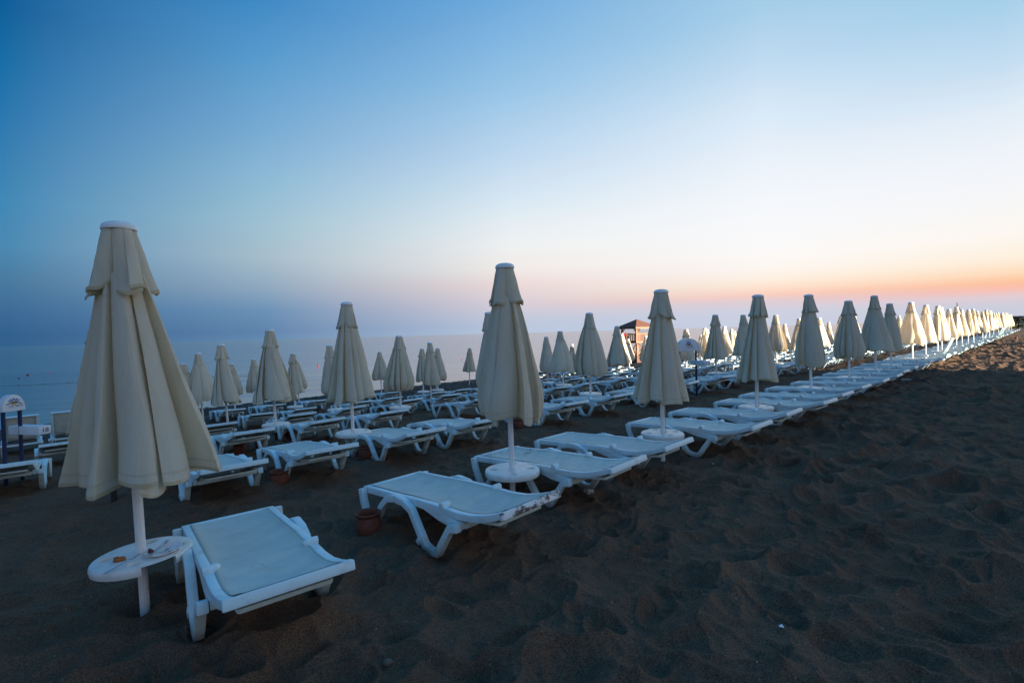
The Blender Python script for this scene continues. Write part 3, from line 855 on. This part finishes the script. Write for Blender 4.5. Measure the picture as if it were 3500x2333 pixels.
# ------------------------------------------------------------------ terracotta pots
b = MB(); prof = [(0, 0), (.075, 0), (.098, .05), (.112, .10), (.108, .15), (.093, .18), (.098, .19), (.110, .198), (.112, .212), (.104, .218), (.090, .21), (.084, .18), (.098, .13), (.09, .05), (0, .03)]
b.lathe(prof, 40); POT = b.mesh('terracotta_pot', M['terracotta'], angle=50)
pots = [(1.93, 4.05, 0, 'open terracotta pot by the foot end of the scuffed lounger'), (1.93, 6.45, 0, 'terracotta pot beside the second row lounger next to the largest parasol'),
        (3.32, 6.95, 0, 'terracotta pot under the round table of the second parasol in second row'), (3.25, 10.3, 65, 'tipped terracotta pot lying near the third row loungers'),
        (2.75, 10.2, 0, 'dark terracotta pot standing left of the tipped pot'), (2.3, 9.9, 0, 'dark terracotta pot under a second row lounger'),
        (14.8, 6.45, 80, 'reddish pot lying on its side between front and second rows'), (7.6, 14.2, 0, 'terracotta pot among the fourth row loungers'),
        (9.2, 11.0, 0, 'orange terracotta pot under the third row loungers'), (6.4, 6.9, 0, 'terracotta pot behind the second front parasol'), (19.5, 12.0, 0, 'small terracotta pot among loungers before the wooden tower'),
        (24.5, 5.8, 75, 'orange pot lying in the sunlit sand strip'), (60.5, 2.0, 0, 'reddish pot alone on the far sunlit sand')]
for t, n, tl, lb in pots:
    o = link('terracotta_pot', POT); o.location = world(t, n, -.02 if not tl else .085); o.rotation_euler = (R(tl), 0, rnd.uniform(0, 6)); tag(o, lb, 'pot', 'terracotta pots used as ashtrays in the sand')


# ------------------------------------------------------------------ signs
def arch_prism(w, h, d, n=24):
    b = MB(); pts = [(-w / 2, 0)] + [(w / 2 * -math.cos(math.pi * k / n), h * .12 + h * .88 * math.sin(math.pi * k / n)) for k in range(n + 1)] + [(w / 2, 0)]
    m = len(pts); b.add([(x, -d / 2, z) for x, z in pts] + [(x, d / 2, z) for x, z in pts], [tuple(range(m)), tuple(range(2 * m - 1, m - 1, -1))] + [(i, m + i, m + (i + 1) % m, (i + 1) % m) for i in range(m)])
    return b


def text(s, size, mat, parent, loc, rot=(R(90), 0, 0), name='lettering', align='CENTER', ext=.0008):
    cu = bpy.data.curves.new(name, 'FONT'); cu.body = s; cu.size = size; cu.align_x = align; cu.extrude = ext; cu.materials.append(mat)
    tmp = link('tmp', cu); dg = bpy.context.evaluated_depsgraph_get(); dg.update()
    me = bpy.data.meshes.new_from_object(tmp.evaluated_get(dg)); bpy.data.objects.remove(tmp)
    if not me.materials: me.materials.append(mat)
    o = link(name, me, parent); o.location = loc; o.rotation_euler = rot
    return o


def flat(pts, y, th=.003):
    b = MB(); m = len(pts)
    b.add([(x, y, z) for x, z in pts] + [(x, y + th, z) for x, z in pts], [tuple(range(m)), tuple(range(2 * m - 1, m - 1, -1))] + [(i, m + i, m + (i + 1) % m, (i + 1) % m) for i in range(m)])
    return b


def sign(t, n, yaw, label, H=1.45, w=.40, box=True, txt=True):
    r = empty('beach_sign')
    for sx in (-1, 1):
        b = MB(); b.tube([(sx * w * .36, 0, -.1), (sx * w * .36, 0, H - .26)], .026, 14); b.build('post', M['navy'], r)
    hd = arch_prism(w, .34, .12); h = hd.build('arched_board', M['sign'], r, bevel=.006); h.scale = (1, 1, w / .40 if w < .4 else 1); h.location = (0, 0, H - .34)
    y = -.0625
    e = MB()
    def sub(name, pts, mat, dy=0):
        o = flat(pts, y - .002 - dy).build(name, mat, h, smooth=False); return o
    zc = .165
    wing = [(-.105 + .21 * k / 20, zc + .012 - .016 * math.cos(abs(k - 10) / 10 * math.pi) * -1 - .02 * (abs(k - 10) / 10) ** 2) for k in range(21)]
    sub('emblem_wing', [(x, z + .010) for x, z in wing] + [(x, z - .012 + .008 * abs(x) / .105) for x, z in reversed(wing)], M['ink'])
    sub('emblem_sun', [(.042 * math.cos(math.pi * (1 + k / 14)), zc + .012 + .040 * math.sin(math.pi * (1 + k / 14))) for k in range(15)], M['gold'], .0015)
    for k, a in enumerate((28, 59, 90, 121, 152)):
        ca, sa = math.cos(R(a)), math.sin(R(a)); cx, cz = .062 * ca, zc + .022 + .058 * sa
        pts = []
        for q in range(16):
            u = .026 * math.cos(q * math.pi / 8); v = .0105 * math.sin(q * math.pi / 8)
            pts.append((cx + u * ca - v * sa, cz + u * sa + v * ca))
        sub('emblem_petal', pts, M['blue'])
    text('LE SIDE', .056, M['greyink'], h, (.03, y - .001, .088))
    if box:
        bb = MB(); bb.box((0, 0, 0), (.17, .62, .13)); o = bb.build('number_box', M['sign'], r, bevel=.004); o.location = (w * .36 + .06, -.10, H - .66)
        if txt:
            text('18', .10, M['ink'], o, (0, -.3125, -.034), name='number')
    r.location = world(t, n, 0); r.rotation_euler = (0, 0, yaw)
    return tag(r, label, 'sign', 'white arched signs on navy posts')


sign(-.62, 10.15 + .75, R(78), 'white arched sign with flower emblem on two navy posts at the left edge', 1.47, .30)
b = sign(12.33, 6.55, R(14), 'white arched sign on navy posts half hidden behind the third front parasol', 1.55, .70, txt=False)
sign(26.5, 12.6, R(10), 'small distant white sign on navy posts among the parasols', 1.5, .4, txt=False)


# ------------------------------------------------------------------ lifeguard tower
def tower():
    r = empty('lifeguard_tower')
    hw = .95; zf = 1.95; zt = 3.15
    b = MB()
    b.build
    for sx in (-1, 1):
        for sy in (-1, 1):
            p = MB(); p.box((sx * hw, sy * hw, (zt + zf) / 2), (.12, .12, zt - zf)); p.build('post', M['wood'], r)
            p = MB(); p.beam((sx * .55, sy * .55, 0), (sx * .62, sy * .62, zf - .10), .12, .12, (0, 1, 0)); p.build('leg', M['wood'], r)
    p = MB(); p.box((0, 0, zf), (2 * hw + .2, 2 * hw + .2, .18)); p.build('platform', M['wood'], r, bevel=.01)
    p = MB()
    for s in (-1, 1):
        for ax in (0, 1):
            for k in range(13):
                q = -hw + .12 + k * (2 * hw - .24) / 12; c = (q, s * hw) if ax == 0 else (s * hw, q)
                p.box((c[0], c[1], zf + .42), (.065, .03, .62) if ax == 0 else (.03, .065, .62))
            p.box((0, s * hw, zf + .74) if ax == 0 else (s * hw, 0, zf + .74), (2 * hw - .12, .06, .07) if ax == 0 else (.06, 2 * hw - .12, .07))
    p.build('railing', M['wood'], r)
    for s in (-1, 1):
        for a in (-1, 1):
            for q0, q1, th in (((a * hw, s * hw, zt - .35), (a * (hw - .32), s * hw, zt - .02), .06), ((s * hw, a * hw, zt - .35), (s * hw, a * (hw - .32), zt - .02), .06),
                               ((a * .60, s * .60, zf - .15), (-a * .58, s * .58, .75), .07), ((s * .60, a * .60, zf - .15), (s * .58, -a * .58, .75), .07), ((a * .58, s * .58, 1.1), (a * .95, s * .95, zf - .1), .07)):
                p = MB(); p.beam(q0, q1, th, th); p.build('brace', M['wood'], r)
    e = 1.36; zr = zt + .12
    p = MB(); p.box((0, 0, zt + .06), (2 * e - .04, 2 * e - .04, .16)); p.build('fascia', M['wood'], r)
    p = MB(); p.add([(-e, -e, zt + .141), (e, -e, zt + .141), (e, e, zt + .141), (-e, e, zt + .141), (0, 0, zt + .86)], [(0, 1, 4), (1, 2, 4), (2, 3, 4), (3, 0, 4), (3, 2, 1, 0)]); p.build('roof', M['roof'], r, smooth=False)
    p = MB(); p.box((0, 0, .32), (1.55, 1.55, .84)); p.build('base_cabin', M['darkwood'], r, bevel=.02)
    return r


tw = tower(); tw.location = (11.45, 45.0, float(base(11.45 * N[0] + 45 * N[1])) - .05); tw.rotation_euler = (0, 0, R(28))
tag(tw, 'orange brown wooden lifeguard tower with a pyramid roof standing by the sea', 'lifeguard tower')
r = empty('warning_flag'); b = MB(); b.tube([(0, 0, 0), (0, 0, 2.75)], .025, 8); b.build('pole', M['wood'], r)
b = MB(); nx = 8
vs = []
for i in range(nx + 1):
    u = i / nx; vs += [(-.05 - .55 * u, .05 * math.sin(u * 6), 2.72 - .25 * u), (-.05 - .62 * u, .05 * math.sin(u * 6 + .5), 2.15 + .05 * u)]
b.add(vs, [(2 * i, 2 * i + 2, 2 * i + 3, 2 * i + 1) for i in range(nx)]); b.build('flag', M['red'], r)
r.location = (10.05, 43.2, -1.25); tag(r, 'red flag hanging beside the wooden lifeguard tower', 'flag')

# ------------------------------------------------------------------ litter and stones
b = MB(); b.lathe([(0, .001), (.024, .001), (.034, .085), (.036, .087), (.033, .085), (.0225, .004), (0, .004)], 24)
o = tag(b.build('plastic_cup', M['clear']), 'clear plastic cup lying on the sand near the seed strewn lounger', 'cup'); o.location = (.80, 5.12, .045); o.rotation_euler = (R(80), 0, R(-60))
b = MB(); b.lathe([(0, 0), (.030, 0), (.033, .01), (.033, .07), (.031, .08), (.033, .09), (.033, .16), (.026, .19), (.013, .22), (.013, .235), (0, .235)], 20)
r = b.build('plastic_bottle', M['clear']); b = MB(); b.lathe([(0, .25), (.015, .25), (.016, .228), (.0135, .2275)], 16); b.build('bottle_cap', M['bluebit'], r)
r.location = (11.45, 14.45, .05); r.rotation_euler = (R(90), 0, R(75)); tag(r, 'clear plastic bottle lying on the open dark sand', 'bottle')
for i, (x, y, s, lb) in enumerate(((1.47, 2.74, .013, 'small white paper scrap on the near open sand'), (-2.6, 3.9, .010, 'tiny white scrap on sand behind the broken table'), (2.5, 6.2, .014, 'tiny pale scrap on the sand below the front row'))):
    b = MB(); b.add([(-s, -s * .6, .004), (s, -s * .8, 0), (s * .8, s * .7, .008), (-s * .7, s * .6, .002), (-s, -s * .6, .001), (s, -s * .8, -.003), (s * .8, s * .7, .005), (-s * .7, s * .6, -.001)], [(0, 1, 2, 3), (7, 6, 5, 4), (0, 4, 5, 1), (1, 5, 6, 2), (2, 6, 7, 3), (3, 7, 4, 0)])
    o = b.build('paper_scrap', M['paper'], smooth=False); o.location = (x, y, float(base(x * N[0] + y * N[1])) + float(relief(np.array([x]), np.array([y]))[0]) + .006); o.rotation_euler.z = i * 1.3; tag(o, lb, 'litter', 'paper scraps on the sand')
for i, (x, y, s, lb) in enumerate(((-.70, 2.56, .026, 'brown stone in front of the nearest lounger'), (-.93, 2.42, .016, 'small round stone at the picture bottom, first of its cluster'), (-.86, 2.40, .015, 'small round stone at the picture bottom, middle of its cluster'), (-.78, 2.41, .014, 'small round stone at the picture bottom, last of its cluster'), (.35, 3.45, .014, 'lone orange pebble on open sand before the scuffed lounger'))):
    o = blob('stone', M['stone'], s, s * .8, s * .75, i + 20, .12); o.location = (x, y, float(base(x * N[0] + y * N[1])) + float(relief(np.array([x]), np.array([y]))[0]) + s * .4); tag(o, lb, 'stone', 'stones on the sand')
# ------------------------------------------------------------------ buoys in the bathing water
b = MB(); b.lathe([(0, -.2), (.2, -.16), (.32, 0), (.3, .14), (.18, .3), (.06, .42), (0, .44)], 20); BU = b.mesh('buoy', M['buoyred'])
for i, (px, Y, s, lb) in enumerate(((61, 52, .9, 'red buoy left of the largest parasol'), (729, 54, .9, 'red buoy in the water between the second and third row parasols'), (745, 78, .5, 'small buoy further out above the red one'),
                                    (605, 70, .5, 'small buoy above the fifth row parasols'), (40, 47, .5, 'small red buoy at the far left of the water'), (110, 56, .5, 'small buoy close to the left of the largest parasol'), (1060, 60, .5, 'small dark buoy left of the second front parasol'), (1085, 72, .4, 'tiny buoy near the horizon left of second front parasol'))):
    o = link('buoy', BU); o.location = ((px - 1176) / 1130 * Y, Y, SEA); o.scale = (s * .42,) * 3; tag(o, lb, 'buoy', 'buoys floating on the sea')
b = MB(); b.tube([(-60 + 3 * k, 33.5 + .75 * k + .4 * math.sin(k * .9), SEA + .02) for k in range(15)], .008, 6)
for k in range(28): b.lathe([(0, -.03), (.02, -.02), (.03, 0), (.02, .03), (0, .03)], 8, (-60 + 1.5 * k, 33.5 + .375 * k + .4 * math.sin(k * .45), SEA + .02))
tag(b.build('float_line', M['rope']), 'dark float line stretched across the water at the left', 'float line')

# ------------------------------------------------------------------ far right: beach bar, shrubs, flag, headland
r = empty('beach_bar')
b = MB(); b.box((0, 0, 1.1), (17, 7, 2.2)); b.build('wall', M['hut'], r)
b = MB(); b.box((0, 0, 2.32), (19, 9, .22)); b.build('roof', M['roofslab'], r)
for x in (-9, -4.5, 0, 4.5, 9):
    b = MB(); b.box((x, -4.2, 1.1), (.18, .18, 2.22)); b.build('post', M['sign'], r)
for x in (-6, -2, 2, 6):
    b = MB(); b.box((x, -3.52, 1.15), (1.6, .06, 1.3)); b.build('window', M['glass'], r)
r.location = (118.5, 109, 0); r.rotation_euler = (0, 0, R(-35)); tag(r, 'low grey beach bar with a pale flat roof at the far right', 'beach bar')
r = empty('storage_hut'); b = MB(); b.box((0, 0, 1.3), (5, 4, 2.6)); b.build('wall', M['hut'], r); b = MB(); b.box((0, 0, 2.68), (5.5, 4.5, .14)); b.build('roof', M['hut'], r)
b = MB(); b.box((0, -2.02, 1), (1, .06, 2)); b.build('door', M['navy'], r)
r.location = (111.5, 119.0, 0); r.rotation_euler = (0, 0, R(-30)); tag(r, 'grey storage hut behind the far front row parasols', 'hut')


def shrub(x, y, h, w, seed, label):
    rg = random.Random(seed); r = empty('shrub'); b = MB()
    for k in range(520):
        u = rg.uniform(0, 6.28); v = rg.random() ** .5; z = rg.uniform(.1, 1)
        rr = w * v * math.sqrt(max(.05, 1 - (z - .35) ** 2 / .55)) * (1 + .25 * math.sin(3 * u + seed)); p = Vector((rr * math.cos(u), rr * math.sin(u), z * h * (1 + .15 * math.sin(2 * u + seed))))
        a = Vector((rg.gauss(0, 1), rg.gauss(0, 1), rg.gauss(0, 1))).normalized(); c = a.orthogonal().normalized(); e = a.cross(c); s = rg.uniform(.1, .24)
        b.add([p - c * s, p - e * s * .5, p + c * s, p + e * s * .5], [(0, 1, 2, 3)])
    b.build('foliage', M['leaf'], r, smooth=False)
    b = MB()
    for k in range(5):
        q = k * 1.25; b.tube([(0, 0, -.1), (.3 * w * math.cos(q), .3 * w * math.sin(q), h * .4), (.6 * w * math.cos(q), .6 * w * math.sin(q), h * .75)], [.06, .045, .02], 6)
    b.build('stem', M['bark'], r)
    r.location = (x, y, 0); tag(r, label, 'shrub', 'dark shrubs beyond the far sand')


for i, (x, y, h, w, lb) in enumerate(((97.5, 95, 1.7, 2.6, 'dark low shrub at the end of the far front row'), (101.5, 94, 2.2, 2.4, 'dark shrub before the far beach bar'), (106, 97, 1.9, 3.0, 'wide dark shrub at the far right edge'), (92.0, 92, 1.2, 1.8, 'smallest dark shrub beside the last front row loungers'))):
    shrub(x, y, h, w, 40 + i, lb)
r = empty('flagpole'); b = MB(); b.tube([(0, 0, 0), (0, 0, 4.3)], .05, 8); b.build('pole', M['darkpole'], r)
b = MB(); b.add([(.05, 0, 4.1), (.30, .05, 3.7), (.55, -.05, 3.2), (.32, .06, 3.05), (.05, .0, 3.0)], [(0, 1, 2, 3, 4)]); b.build('flag', M['flag'], r)
r.location = (63.4, 70, 0); tag(r, 'dark drooping flag on a pole behind the far front row parasols', 'flagpole')
# headland
nx, ny = 90, 14
vs = []
for j in range(ny + 1):
    for i in range(nx + 1):
        u = i / nx; v = j / ny
        h = (8 + 34 * min(1, u * 2.2) ** .8 + 6 * math.sin(u * 19) + 3 * math.sin(u * 47 + 2)) * math.sin(math.pi * min(1, v * 1.2 + .02)) ** .7 if u > .02 else 0
        vs.append((2930 + 2600 * u, 2960 - 700 * u + 900 * v, -3 + max(0, h)))
b = MB(); b.add(vs, [(j * (nx + 1) + i, j * (nx + 1) + i + 1, (j + 1) * (nx + 1) + i + 1, (j + 1) * (nx + 1) + i) for j in range(ny) for i in range(nx)])
tag(b.build('hill', M['hill'], angle=60), 'pale far headland on the right horizon', kind='structure')

# ------------------------------------------------------------------ the hotel added out of view to shade the near loungers
SAZ, SEL = R(124), R(7.0)
sdir = Vector((math.sin(SAZ) * math.cos(SEL), math.cos(SAZ) * math.cos(SEL), math.sin(SEL)))
ax = Vector((math.sin(SAZ), math.cos(SAZ), 0)); side = Vector((math.cos(SAZ), -math.sin(SAZ), 0))
P0 = world(22.6, 3.5)


def blocker(c0, length, depth, height, label):
    r = empty('shade_building'); a = math.atan2(side.y, side.x)
    b = MB(); b.box((length / 2, depth / 2, height / 2), (length, depth, height)); b.build('wall', M['wall'], r)
    b = MB(); b.box((length / 2, depth / 2, height + .2), (length + .6, depth + .6, .4)); b.build('roof', M['roofslab'], r)
    for f in range(int(height // 3)):
        k = 0
        while 2 + k * 4 < length - 1:
            b = MB(); b.box((2 + k * 4, -.02, 1.6 + f * 3), (1.8, .06, 1.9)); b.build('window', M['glass'], r)
            k += 1
    r.location = (c0.x, c0.y, 0); r.rotation_euler = (0, 0, a)
    return tag(r, label, 'blocker')


blocker(P0 + ax * 58, 70, 16, 15.0, 'cream hotel added right of the beach, out of the picture, to shade it')

r = empty('shade_hut'); kd = Vector((35, 33, 0)) + ax * 24  # added outside the view, only for the dark band across the sunlit sand
b = MB(); b.box((0, 0, 2.0), (2.7, 2.7, 4.0)); b.build('wall', M['hut'], r)
b = MB(); b.add([(-1.6, -1.6, 4.0), (1.6, -1.6, 4.0), (1.6, 1.6, 4.0), (-1.6, 1.6, 4.0), (0, 0, 4.8)], [(0, 1, 4), (1, 2, 4), (2, 3, 4), (3, 0, 4), (3, 2, 1, 0)]); b.build('roof', M['roof'], r, smooth=False)
b = MB(); b.box((0, -1.37, 1.05), (.9, .06, 2.1)); b.build('door', M['navy'], r)
r.location = (kd.x, kd.y, 0); r.rotation_euler = (0, 0, math.atan2(ax.y, ax.x)); tag(r, 'tall grey kiosk added out of view to cast a shade band on the far sand', 'shadehut')

# ------------------------------------------------------------------ camera, sky, sun
cam = bpy.data.objects.new('camera', bpy.data.cameras.new('camera')); col.objects.link(cam)
cam.data.sensor_width = 36; cam.data.lens = 36 * 1130 / 2352; cam.data.clip_end = 60000; cam.data.clip_start = .05
cam.matrix_world = Matrix.Translation((0, 0, EYE)) @ Matrix.Rotation(R(90 - .99), 4, 'X') @ Matrix.Rotation(R(-1.56), 4, 'Z')
sc.camera = cam

EXPO = 2.0
w = bpy.data.worlds.new('World'); sc.world = w; w.use_nodes = True
nt = w.node_tree; bgd = nt.nodes['Background']
tc = nd(nt, 'ShaderNodeTexCoord'); sx = nd(nt, 'ShaderNodeSeparateXYZ'); nt.links.new(tc.outputs['Generated'], sx.inputs[0])
el = nd(nt, 'ShaderNodeMath', operation='ARCSINE'); nt.links.new(sx.outputs[2], el.inputs[0])
elf = nd(nt, 'ShaderNodeMath', operation='MULTIPLY'); nt.links.new(el.outputs[0], elf.inputs[0]); elf.inputs[1].default_value = 180 / math.pi / 60
az = nd(nt, 'ShaderNodeMath', operation='ARCTAN2'); nt.links.new(sx.outputs[0], az.inputs[0]); nt.links.new(sx.outputs[1], az.inputs[1])
ZEN = (45, 138, 205)
SKY = [
    (-150, [(0, (150, 148, 155)), (5, (190, 180, 180)), (12, (178, 182, 198)), (30, (98, 150, 200)), (55, ZEN)]),
    (-95, [(0, (48, 88, 130)), (5, (58, 105, 150)), (15, (45, 110, 165)), (30, (15, 85, 150)), (55, ZEN)]),
    (-45.6, [(0, (52, 97, 140)), (.9, (50, 96, 141)), (2.7, (60, 106, 150)), (5.4, (74, 122, 160)), (8.1, (75, 137, 178)), (11.7, (65, 136, 182)), (15.3, (54, 126, 177)), (18.7, (38, 117, 173)), (22, (20, 108, 166)), (26, (5, 92, 152)), (40, (20, 95, 160)), (58, ZEN)]),
    (-26.6, [(0, (100, 138, 176)), (.8, (95, 131, 172)), (3.1, (108, 146, 182)), (5.5, (144, 169, 192)), (8.5, (166, 189, 203)), (11.9, (158, 193, 210)), (16.2, (140, 185, 213)), (20.5, (120, 171, 211)), (26.3, (90, 156, 206)), (31.6, (60, 136, 196)), (58, ZEN)]),
    (0, [(0, (184, 199, 222)), (1.2, (188, 199, 220)), (3.5, (216, 206, 216)), (5.6, (235, 217, 215)), (7.4, (241, 235, 232)), (10, (239, 241, 241)), (12.4, (230, 238, 243)), (14.9, (216, 232, 243)), (19.6, (190, 216, 239)), (26.3, (150, 196, 231)), (34, (110, 170, 221)), (58, ZEN)]),
    (27.4, [(0, (200, 208, 226)), (1.6, (206, 209, 224)), (2.6, (224, 206, 212)), (3.2, (249, 206, 192)), (3.8, (254, 222, 202)), (4.6, (254, 238, 220)), (5.8, (254, 247, 240)), (8.1, (251, 250, 250)), (12.6, (245, 248, 252)), (17, (233, 241, 250)), (21, (217, 234, 248)), (25, (194, 220, 241)), (29.6, (166, 206, 233)), (58, (62, 148, 212))]),
    (45, [(0, (200, 205, 221)), (1.1, (203, 206, 220)), (1.9, (226, 205, 212)), (2.5, (250, 191, 177)), (3.1, (254, 197, 160)), (3.8, (254, 222, 190)), (5, (254, 240, 222)), (6.8, (253, 247, 240)), (9.5, (247, 247, 248)), (13, (240, 244, 250)), (16.7, (224, 236, 247)), (20, (196, 221, 241)), (25, (160, 205, 233)), (58, (62, 148, 212))]),
    (78, [(0, (225, 195, 180)), (1.5, (254, 190, 150)), (3.5, (262, 220, 170)), (7, (266, 252, 225)), (14, (262, 258, 252)), (25, (200, 222, 242)), (58, (62, 148, 212))]),
    (124, [(0, (225, 180, 160)), (4, (250, 205, 170)), (10, (235, 220, 205)), (25, (150, 180, 215)), (55, ZEN)]),
    (170, [(0, (172, 160, 158)), (5, (218, 202, 188)), (12, (204, 200, 202)), (30, (108, 156, 206)), (55, ZEN)]),
]
prev = None
for a, st in SKY:
    rp = ramp(nt, elf.outputs[0], [(min(1, e / 60), lin(*c)) for e, c in st])
    if prev is None: prev, pa = rp.outputs[0], a; continue
    mr = nd(nt, 'ShaderNodeMapRange', interpolation_type='LINEAR'); nt.links.new(az.outputs[0], mr.inputs[0]); mr.inputs[1].default_value = R(pa); mr.inputs[2].default_value = R(a)
    prev = mixc(nt, mr.outputs[0], prev, rp.outputs[0]); pa = a
nt.links.new(prev, bgd.inputs[0]); bgd.inputs[1].default_value = .5 ** EXPO

sl = bpy.data.lights.new('sun', 'SUN'); sl.energy = 5.0; sl.angle = R(.6); sl.color = (1, .86, .66)
so = bpy.data.objects.new('sun', sl); col.objects.link(so); so.rotation_euler = sdir.to_track_quat('Z', 'Y').to_euler()

sc.view_settings.view_transform = 'Standard'; sc.view_settings.look = 'None'; sc.view_settings.gamma = 1; sc.view_settings.exposure = EXPO
sc.cycles.max_bounces = 6; sc.cycles.diffuse_bounces = 3; sc.cycles.glossy_bounces = 3; sc.cycles.transmission_bounces = 6
sc.cycles.use_denoising = True
